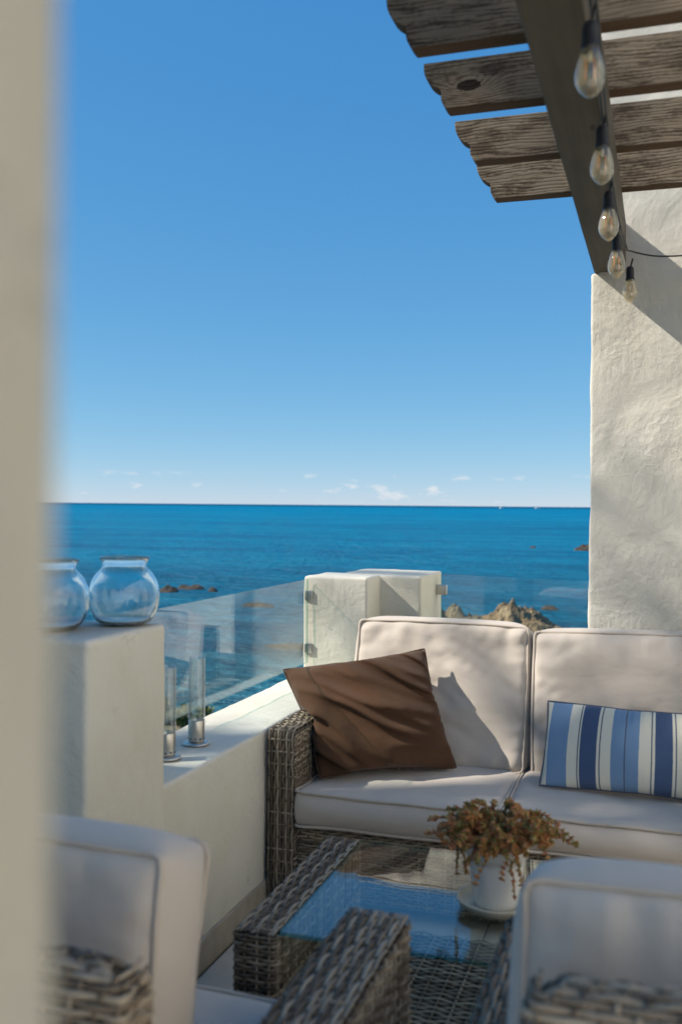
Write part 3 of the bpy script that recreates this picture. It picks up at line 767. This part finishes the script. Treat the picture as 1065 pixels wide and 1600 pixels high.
# brown pillow
def coll_brown(X):
    X[:, 2] = np.maximum(X[:, 2], .428 + 0 * X[:, 2])
    lim = 3.72 + (X[:, 2] - .42) * .20
    X[:, 1] = np.minimum(X[:, 1], lim)
    a = (X[:, 0] < -1.19) & (X[:, 2] < .64); X[a, 0] = -1.19
P, F, lp, UV = sheet_pillow(44, 44, [(-1.150, 3.34, .432), (-.715, 3.615, .438), (-.866, 3.735, .850), (-1.352, 3.50, .778)],   .575, .495, 2.0, True, 120, .25, coll_brown, .07, 1.0, 4, .25, .018)
for q in range(len(P)):
    u, v_ = UV[q]; e = min(u, 1 - u, v_, 1 - v_)
    if e <= 0: continue
    a_ = u * math.cos(.42) + v_ * math.sin(.42); b_ = -u * math.sin(.42) + v_ * math.cos(.42)     # folds run down to the right
    a_, b_ = u * .87 - v_ * .5, u * .5 + v_ * .87
    b_ += .07 * math.sin(a_ * 5.0) + .05 * mnoise.noise(Vector((u * 3, v_ * 3, 2)))
    n1 = mnoise.noise(Vector((a_ * 1.9, b_ * 9.5, 1.3))); n2 = mnoise.noise(Vector((a_ * 4.5 + 7, b_ * 22, 4.3)))
    P[q][1] -= min(1, e / .10) * (.028 * (.5 - abs(n1) * 2.2) + .011 * n2)
bpil = mk('throw_pillow', P, F, M_BROWN, None, subsurf=1, uv=UV, loc=(-1.0, 3.5, .43))
tag(bpil, 'brown velvet throw pillow slumped in the left corner of the sofa', 'pillow')
mk('seam', *tube(P[lp], .0035, 6, True), M_BROWN, bpil)
# striped pillow
def coll_str(X):
    X[:, 2] = np.maximum(X[:, 2], .430); X[:, 1] = np.minimum(X[:, 1], 3.70 + (X[:, 2] - .42) * .2)
P, F, lp, UV = sheet_pillow(52, 30, [(-.400, 3.50, .434), (.25, 3.47, .434), (.245, 3.58, .700), (-.385, 3.62, .705)], .665, .290, 1.5, True, 110, .2, coll_str, .05, .99, 9, .115, .008)
spil = mk('throw_pillow', P, F, M_STRIPE, None, subsurf=1, uv=UV, loc=(-.1, 3.5, .43))
tag(spil, 'blue, navy and cream striped lumbar pillow leaning on the right sofa cushion', 'pillow')
mk('seam', *tube(P[lp], .003, 6, True), mat_simple('navy_piping', (.08, .10, .15), .8), spil)

# ================================================================== COFFEE TABLE
ct = thing('coffee_table', (-.43, 2.45, 0), 'low wicker coffee table with a clear glass top', 'table')
TX0, TX1, TY0, TY1, TZ = -.935, .075, 2.112, 2.79, .418
for s in (0, 1):
    x0 = TX0 if s == 0 else TX1 - .105; x1 = x0 + .105; b = Buf()
    b.add(*rounded(x0 + .007, x1 - .007, TY0 + .007, TY1 - .007, .02, TZ - .008, .008, .3, 0), 1)
    weave(b, [(x0 + .004, TY0 + .002, TZ), (x0 + .004, TY1, TZ)], (1, 0, 0), .097, .0102, .046, flip=1, amp=.0027)
    weave(b, [(x0, TY1, .02), (x0, TY0, .02), (x1, TY0, .02), (x1, TY1, .02), (x0 + .01, TY1, .02)], (0, 0, 1), TZ - .024, .0100, .030, flip=1, soft=2)
    b.build('side_panel', [M_WICK, M_CORE], ct, kind='stuff')
b = Buf(); b.add(*rounded(TX0 + .106, TX1 - .106, TY0 + .02, TY1 - .02, .165, .180, .004, .3, 0), 1)
weave(b, [(TX0 + .105, TY0 + .02, .186), (TX1 - .105, TY0 + .02, .186)], (0, 1, 0), TY1 - TY0 - .04, .0116, .042, flip=1, amp=.003)
b.build('shelf', [M_WICK, M_CORE], ct, kind='stuff')
V, F = rounded(TX0 + .108, TX1 - .108, TY0 + .012, TY1 - .004, TZ - .004, TZ + .006, .002, 2, 0)
F = [tuple(f) for f in F]; Va = np.array(V)
mi = []
for f in F:
    c = Va[list(f)]; nn = np.cross(c[2] - c[0], c[3] - c[1]); nn = nn / max(np.linalg.norm(nn), 1e-12); mi.append(0 if abs(nn[2]) > .8 else 1)
mk('glass_top', V, F, [M_TABLEGLASS, M_EDGE], ct, smooth=False, midx=mi)

# pot, saucer, trailing succulent
PX, PY, PZ = -.378, 2.425, TZ + .0075
sa = mk('saucer', *lathe([(.0001, .0), (.070, .0), (.088, .004), (.093, .016), (.096, .021), (.096, .025), (.092, .025), (.090, .019), (.082, .009), (.0001, .008)], (PX, PY, PZ), 56), M_SAUCER, None, loc=(PX, PY, PZ))
tag(sa, 'round cream plant saucer under the white pot on the glass table', 'saucer')
pt = thing('potted_plant', (PX, PY, PZ + .0085), 'white pot of rusty green trailing succulent on the glass table', 'plant')
mk('pot', *lathe([(.0001, 0), (.050, 0), (.053, .004), (.067, .100), (.070, .118), (.076, .120), (.077, .150), (.075, .154), (.070, .154), (.068, .148), (.065, .120), (.0001, .118)], (PX, PY, PZ + .0085), 56), M_POT, pt)
mk('soil', *lathe([(.0675, .138), (.05, .146), (.0001, .150)], (PX, PY, PZ + .0085), 32), M_SOIL, pt)
st, lf = Buf(), Buf()
octv = np.array([(0, 0, -.3), (.42, 0, .15), (0, .34, .15), (-.42, 0, .15), (0, -.34, .15), (0, 0, 1.0)]); octf = [(0, 2, 1), (0, 3, 2), (0, 4, 3), (0, 1, 4), (5, 1, 2), (5, 2, 3), (5, 3, 4), (5, 4, 1)]
def leaf(p, d, s):
    d = d / np.linalg.norm(d); a = np.cross(d, [.3, .5, .8]); a /= np.linalg.norm(a); bb = np.cross(d, a)
    lf.add(p + s * (octv[:, :1] * a + octv[:, 1:2] * bb + octv[:, 2:] * d), octf)
rz = PZ + .0085 + .150
for q in range(190):
    az = random.uniform(0, 2 * math.pi); r0 = .066 * math.sqrt(random.random()); ln = random.uniform(.05, .122) * (1.0 if random.random() < .85 else 1.35)
    out = random.uniform(.35, 1.0); up = random.uniform(.012, .062) * (1.25 - out * .5)
    drop = (max(0, r0 + ln * out - .10)) * random.uniform(.1, .9)
    P = []
    wob = random.uniform(-.35, .35)
    for t in np.linspace(0, 1, 9):
        rr = r0 + ln * out * t; aa = az + wob * t
        z = rz - .01 + up * math.sin(min(1, t * 1.25) * math.pi * .62) * 1.5 - drop * t ** 2.4
        P.append((PX + rr * math.cos(aa) * 1.12, PY + rr * math.sin(aa), z))
    P = np.array(P); P += RNG.normal(0, .0018, P.shape)
    st.add(*tube(P, .0016, 5, taper=np.linspace(.0022, .0012, 9)))
    for t in np.linspace(.25, 1, 11):
        i = min(7, int(t * 8)); f = t * 8 - i; p = P[i] * (1 - f) + P[i + 1] * f; tan = P[i + 1] - P[i]; tan /= np.linalg.norm(tan)
        for _ in range(5 if t < .9 else 9):
            d = RNG.normal(0, 1, 3); d -= tan * np.dot(d, tan) * .8; d += tan * .6; d[2] += .35
            leaf(p, d, random.uniform(.007, .0135))
# a few long stems hanging down the front of the pot
for az, ln in ((-1.2, .10), (-1.0, .085), (2.9, .09), (-2.5, .05)):
    P = []
    for t in np.linspace(0, 1, 9):
        rr = .075 + .022 * math.sin(min(1, t * 2.2) * math.pi / 2); P.append((PX + rr * math.cos(az + .25 * t), PY + rr * math.sin(az + .25 * t), rz + .012 * math.sin(t * 3.1) - ln * t ** 1.5))
    P = np.array(P) + RNG.normal(0, .0015, (9, 3)); st.add(*tube(P, .0016, 5))
    for t in np.linspace(.45, 1, 8):
        i = min(7, int(t * 8)); f = t * 8 - i; p = P[i] * (1 - f) + P[i + 1] * f
        for _ in range(4 if t < .95 else 8): leaf(p, RNG.normal(0, 1, 3) + np.array([0, -.5, 0]), random.uniform(.007, .012))
st.build('stems', M_STEM, pt, kind='stuff'); lf.build('foliage', M_SEDUM, pt, kind='stuff', smooth=False)

# ================================================================== ARMCHAIRS
def armchair(x0, x1, y0, y1, label, cx, sd, seatx, bi=0.0, cz=.432, bt=.862):
    t = thing('armchair', ((x0 + x1) / 2, (y0 + y1) / 2, 0), label, 'armchair', 'wicker armchairs facing the coffee table')
    arm_part(t, x0, x0 + .122, y0 + .05, y1, .620); arm_part(t, x1 - .122, x1, y0 + .05, y1, .620)
    # backs are drawn towards the camera: strands run across, over the top rim
    xa0, xb0 = x0 + .135 + bi, x1 - .135 - bi
    b = Buf(); b.add(*rounded(xa0, xb0, y0 - .052, y0 + .004, .05, bt - .035, .03, .2, 0), 1)
    xa, xb = x0 + .125 + bi, x1 - .125 - bi
    pf = resample([(0, y0 - .058, .05), (0, y0 - .058, bt - .030), (0, y0 - .046, bt - .008), (0, y0 - .022, bt), (0, y0 + .006, bt - .006), (0, y0 + .016, bt - .06)], .0108, 2)
    for k in range(len(pf) - 1):
        td = pf[k + 1] - pf[k]; td /= np.linalg.norm(td); yy, zz = pf[k][1], pf[k][2]; r_ = .055
        dz_ = max(0, zz - (bt - r_)); ins = r_ - math.sqrt(max(0, r_ * r_ - min(dz_, r_ * .97) ** 2))
        a_, c_ = xa + ins, xb - ins
        if yy < y0 - .045: path = [(a_, y0 + .012, zz), (a_, yy, zz), (c_, yy, zz), (c_, y0 + .012, zz)]
        else: path = [(a_, yy, zz - .012), (a_ + .01, yy, zz), (c_ - .01, yy, zz), (c_, yy, zz - .012)]
        weave(b, path, td, .0108, .0108, .034, w=.0102, flip=1, soft=1, seedoff=k, jit=.0005, amp=.0026)
    b.build('back_frame', [M_WICK, M_CORE], t, kind='stuff')
    b = Buf(); b.add(*rounded(x0 + .124, x1 - .124, y0 + .05, y1 - .012, .05, .285, .006, .3, 0), 1)
    weave(b, [(x0 + .122, y1 - .006, .05), (x1 - .122, y1 - .006, .05)], (0, 0, 1), .23, flip=-1)
    b.build('base', [M_WICK, M_CORE], t, kind='stuff')
    cushion('seat_cushion', chair_seat, Matrix.Rotation(math.radians(90), 4, 'X'), ((x0 + x1) / 2 + seatx, y1 + .015, .352), t)
    cushion('back_cushion', sd, Matrix.Rotation(math.radians(-11), 4, 'X') @ Matrix.Rotation(math.pi, 4, 'Z'), (cx, 1.322, cz), t)
    return t
chair_seat = box_cushion(.465, .12, .615, 3, .975, .028, 21, 60, 1.05, .007)
chair_back = box_cushion(.47, .155, .475, 4.5, .955, .021, 23, 80, 1.16)
chair_back2 = box_cushion(.48, .155, .465, 4.5, .955, .021, 29, 80, 1.16)
armchair(-1.17, -.450, 1.115, 1.842, 'wicker armchair at lower left, seen from behind with its pale cushion above the back', -.945, chair_back, 0, .035, .388, .832)
armchair(-.273, .447, 1.185, 1.905, 'wicker armchair at lower right, its beige cushion hiding part of the plant pot', .072, chair_back2, 0)

# ================================================================== THINGS ON THE PARAPET
def bowl(c, s, label):
    pr = [(.0001, .006), (.060, .006), (.074, .014), (.090, .042), (.0965, .078), (.094, .108), (.083, .136), (.067, .154), (.0585, .160), (.0575, .168), (.064, .178), (.0675, .184), (.0675, .188), (.064, .190)]
    inn = [(.060, .186), (.0535, .172), (.0535, .160), (.063, .150), (.079, .132), (.0895, .106), (.092, .078), (.086, .044), (.071, .019), (.058, .0115), (.0001, .0105)]
    V, F = lathe([(r * s, z * s - .006 * s) for r, z in pr + inn], c, 64)
    o = mk('glass_bowl', V, F, M_BOWL, None, loc=c, subsurf=1)
    return tag(o, label, 'bowl', 'round glass bowls on the parapet block')
bowl((-1.397, 2.408, 1.0705), 1.0, 'round clear glass bowl nearer the sea on the parapet block, fully in view')
bowl((-1.515, 2.248, 1.0705), .99, 'round clear glass bowl half hidden behind the blurred pillar edge')
def candle(c, label):
    t = thing('candle_holder', c, label, 'candle holder', 'steel and glass candle holders on the parapet')
    mk('base_plate', *lathe([(.0001, .0), (.041, .0), (.043, .002), (.043, .005), (.038, .008), (.026, .010), (.0001, .011)], c, 40), M_STEEL, t)
    V, F = lathe([(.0235, .011), (.0260, .011), (.0265, .014), (.0265, .078), (.0255, .080), (.0245, .078), (.0240, .016), (.0001, .016)], c, 40); mk('cup', V, F, M_STEEL, t)
    b = Buf()
    for q in range(10):
        a = q * math.pi / 5; b.add(*tube(np.array([[c[0] + .0255 * math.cos(a), c[1] + .0255 * math.sin(a), c[2] + .021], [c[0] + .0272 * math.cos(a), c[1] + .0272 * math.sin(a), c[2] + .021]]), .0032, 8))
    b.build('air_holes', M_RUBBER, t)
    g = mk('glass_cylinder', *lathe([(.0235, .05), (.0235, .280), (.0245, .2825), (.0262, .280), (.0262, .081)], c, 40), M_TUBE, t)
    return t
candle((-1.435, 2.938, .6185), 'tall glass candle holder on the parapet, the one fully in view')
candle((-1.440, 2.745, .6185), 'tall glass candle holder partly hidden by the taller parapet block')

# ================================================================== ROCKS, BOATS, PLANTS BEYOND
def rock(name, c, rx, ry, h, mat, label, seed, sub=40, rough=1.0, prof=None, group=None):
    nx, ny = sub, max(10, int(sub * .6)); V = []
    for j in range(ny):
        for i in range(nx):
            u, w = i / (nx - 1) * 2 - 1, j / (ny - 1) * 2 - 1
            base = max(0, 1 - (u * u + w * w)) ** .5 if prof is None else max(0, prof(u)) * max(0, 1 - w * w) ** .5
            p = Vector((u * rx * .55 + seed * 7, w * ry * .55, seed))
            k = mnoise.ridged_multi_fractal(p, 1.0, 2.1, 6, 1.0, 2.0) * .28 + mnoise.fractal(p * 2, .9, 2.0, 5) * .35
            z = h * (base * (.72 + rough * (k - .25)) - .12)
            V.append((c[0] + u * rx, c[1] + w * ry, SZ + z))
    F = [(j * nx + i, j * nx + i + 1, (j + 1) * nx + i + 1, (j + 1) * nx + i) for j in range(ny - 1) for i in range(nx - 1)]
    o = mk(name, V, F, mat, None, loc=(c[0], c[1], SZ), smooth=False); return tag(o, label, 'rock', group)
def peak(u):
    return float(np.interp(u, [-1, -.75, -.5, -.2, .05, .18, .35, .6, .85, 1], [.0, .30, .36, .62, .90, 1.0, .80, .52, .26, 0]))
rock('rock', (-10.0, 66.0), 4.6, 3.6, 3.35, M_ROCK, 'large tan rock outcrop in the sea behind the short glass panel', 1.3, 90, .5, peak)
rock('rock', (-13.3, 64.0), 3.0, 1.8, 2.3, M_SHORE, 'dark scrubby rock hump at the left foot of the large tan outcrop', 2.1, 40, 1.0)
rock('rock', (-44.6, 85), 1.0, .9, .70, M_DARKROCK, 'dark rock in the sea just right of the glass bowl', 3.2, 36, 1.0)
rock('rock', (-44.2, 89), 1.5, 1.0, .58, M_DARKROCK, 'flat dark rock in the sea, second from the glass bowl', 4.4, 36, 1.0)
rock('rock', (-40.9, 87), .5, .4, .5, M_DARKROCK, 'tiny dark rock alone in the sea above the long glass panel', 5.1, 16, 1.0)
rock('rock', (-31.6, 76), 1.5, .9, .45, M_DARKROCK, 'low brown rock awash seen through the long glass panel', 6.7, 40, .8)
rock('rock', (-20.5, 55), 1.9, 1.1, .22, M_DARKROCK, 'shallow reef barely breaking the water beside the corner post', 7.7, 40, .9)
rock('rock', (-13.6, 198), 2.9, 2.2, 1.35, M_DARKROCK, 'dark rock islet in the sea touching the stucco wall edge', 8.2, 40, 1.0)
rock('rock', (-25, 204), .7, .6, .6, M_DARKROCK, 'speck of dark rock left of the islet near the stucco wall', 9.4, 14, 1.0)
rock('rock', (-8.7, 82.5), .8, .5, .42, M_DARKROCK, 'small dark rock in the sea right of the large tan outcrop', 10.4, 16, 1.0)

def boat(c, L, yaw, label):
    t = thing('motor_yacht', (c[0], c[1], SZ), label, 'boat', 'white boats on the horizon')
    R = Matrix.Rotation(yaw, 4, 'Z')
    def tr(V): return place(np.array(V, float), R, (c[0], c[1], SZ))
    st = np.linspace(-.5, .5, 9); V = []
    for s in st:
        w = .15 * (1 - max(0, s * 2) ** 2.2) * L + .01; zt = .115 * L + .05 * L * max(0, s) * 2
        V += [(s * L, -w, zt), (s * L, -w * .75, -.02 * L), (s * L, w * .75, -.02 * L), (s * L, w, zt)]
    F = [(i * 4 + j, i * 4 + (j + 1) % 4, (i + 1) * 4 + (j + 1) % 4, (i + 1) * 4 + j) for i in range(8) for j in range(4)] + [(3, 2, 1, 0), (32, 33, 34, 35)]
    mk('hull', tr(V), F, M_BOATW, t, smooth=False)
    bx, bf = rounded(-.32 * L, .16 * L, -.10 * L, .10 * L, .10 * L, .21 * L, .02 * L, .1 * L, 0); mk('cabin', tr(bx), bf, M_BOATW, t)
    bx, bf = rounded(-.28 * L, .165 * L, -.102 * L, .102 * L, .145 * L, .185 * L, .004 * L, .2 * L, 0); mk('windows', tr(bx), bf, M_BOATG, t)
    bx, bf = rounded(-.22 * L, .02 * L, -.08 * L, .08 * L, .21 * L, .30 * L, .02 * L, .1 * L, 0); mk('flybridge', tr(bx), bf, M_BOATW, t)
boat((-608, 3948), 19, .9, 'left one of the two tiny white boats on the horizon')
boat((-471, 3978), 22, .5, 'right one of the two tiny white boats, nearer the stucco wall')

def leafcloud(buf, c, r, n, size, rg, flat=1.0):
    d = rg.normal(0, 1, (n, 3)); d /= np.linalg.norm(d, axis=1, keepdims=True); p = np.array(c) + d * (rg.random((n, 1)) ** .45) * np.array(r)
    a = rg.normal(0, 1, (n, 3)); a /= np.linalg.norm(a, axis=1, keepdims=True); b_ = np.cross(a, d); b_ /= np.maximum(np.linalg.norm(b_, axis=1, keepdims=True), 1e-6)
    s = size * (.6 + .8 * rg.random((n, 1)))
    V = np.stack([p - a * s, p + b_ * s * .45, p + a * s, p - b_ * s * .45], 1).reshape(-1, 3)
    buf.add(V, [(4 * i, 4 * i + 1, 4 * i + 2, 4 * i + 3) for i in range(n)])
rg = np.random.default_rng(5)
sh = thing('shrub', (-17.4, 33.2, SZ), 'yellow-green shrub on the shore seen beyond the candle holders', 'shrub')
b = Buf()
for q in range(16): leafcloud(b, (-17.4 + rg.normal(0, .8), 33.2 + rg.normal(0, .6), SZ + .35 + abs(rg.normal(0, .25))), (.35, .35, .28), 130, .09, rg)
b.build('foliage', M_SHRUB, sh, kind='stuff', smooth=False)
mk('stem', *tube(np.array([[-17.4, 33.2, SZ - .1], [-17.3, 33.1, SZ + .3], [-17.5, 33.3, SZ + .6]]), .05, 6), M_BARK, sh)
rock('rock', (-17.2, 33.6), 2.2, 1.4, .55, M_SHORE, 'low shore rock under the yellow-green shrub', 12.4, 30, 1.0)

# unseen tree, added to dapple the sofa with shade
tr = thing('added_pine_tree', (-11.6, -1.2, -.32), 'added tall pine tree, unseen on the left, that dapples the sofa', 'tree')
trunk = np.array([[-11.6, -1.2, -.4], [-11.55, -1.15, 3], [-11.7, -1.1, 6], [-11.5, -1.1, 9], [-11.5, -1.0, 11.6]])
b = Buf(); b.add(*tube(smooth_curve(trunk), .2, 10, taper=np.linspace(.24, .06, 41)))
cl = []
for q in range(19):
    a = rg.uniform(0, 2 * math.pi); rr = 2.6 * math.sqrt(rg.random()); z = rg.uniform(8.4, 12.2); c = np.array([-11.5 + rr * math.cos(a) * 1.05, -1.05 + rr * math.sin(a) * .75, z])
    root = np.array([-11.55, -1.1, max(6.5, z - 1.6)]); mid = (root + c) / 2 + np.array([0, 0, .3])
    b.add(*tube(smooth_curve([root, mid, c], 6), .04, 6, taper=np.linspace(.055, .015, 13))); cl.append(c)
b.build('trunk', M_BARK, tr)
b = Buf()
for c in cl: leafcloud(b, c, (.55, .55, .26), 120, .085, rg)
b.build('crown', M_PINE, tr, kind='stuff', smooth=False)
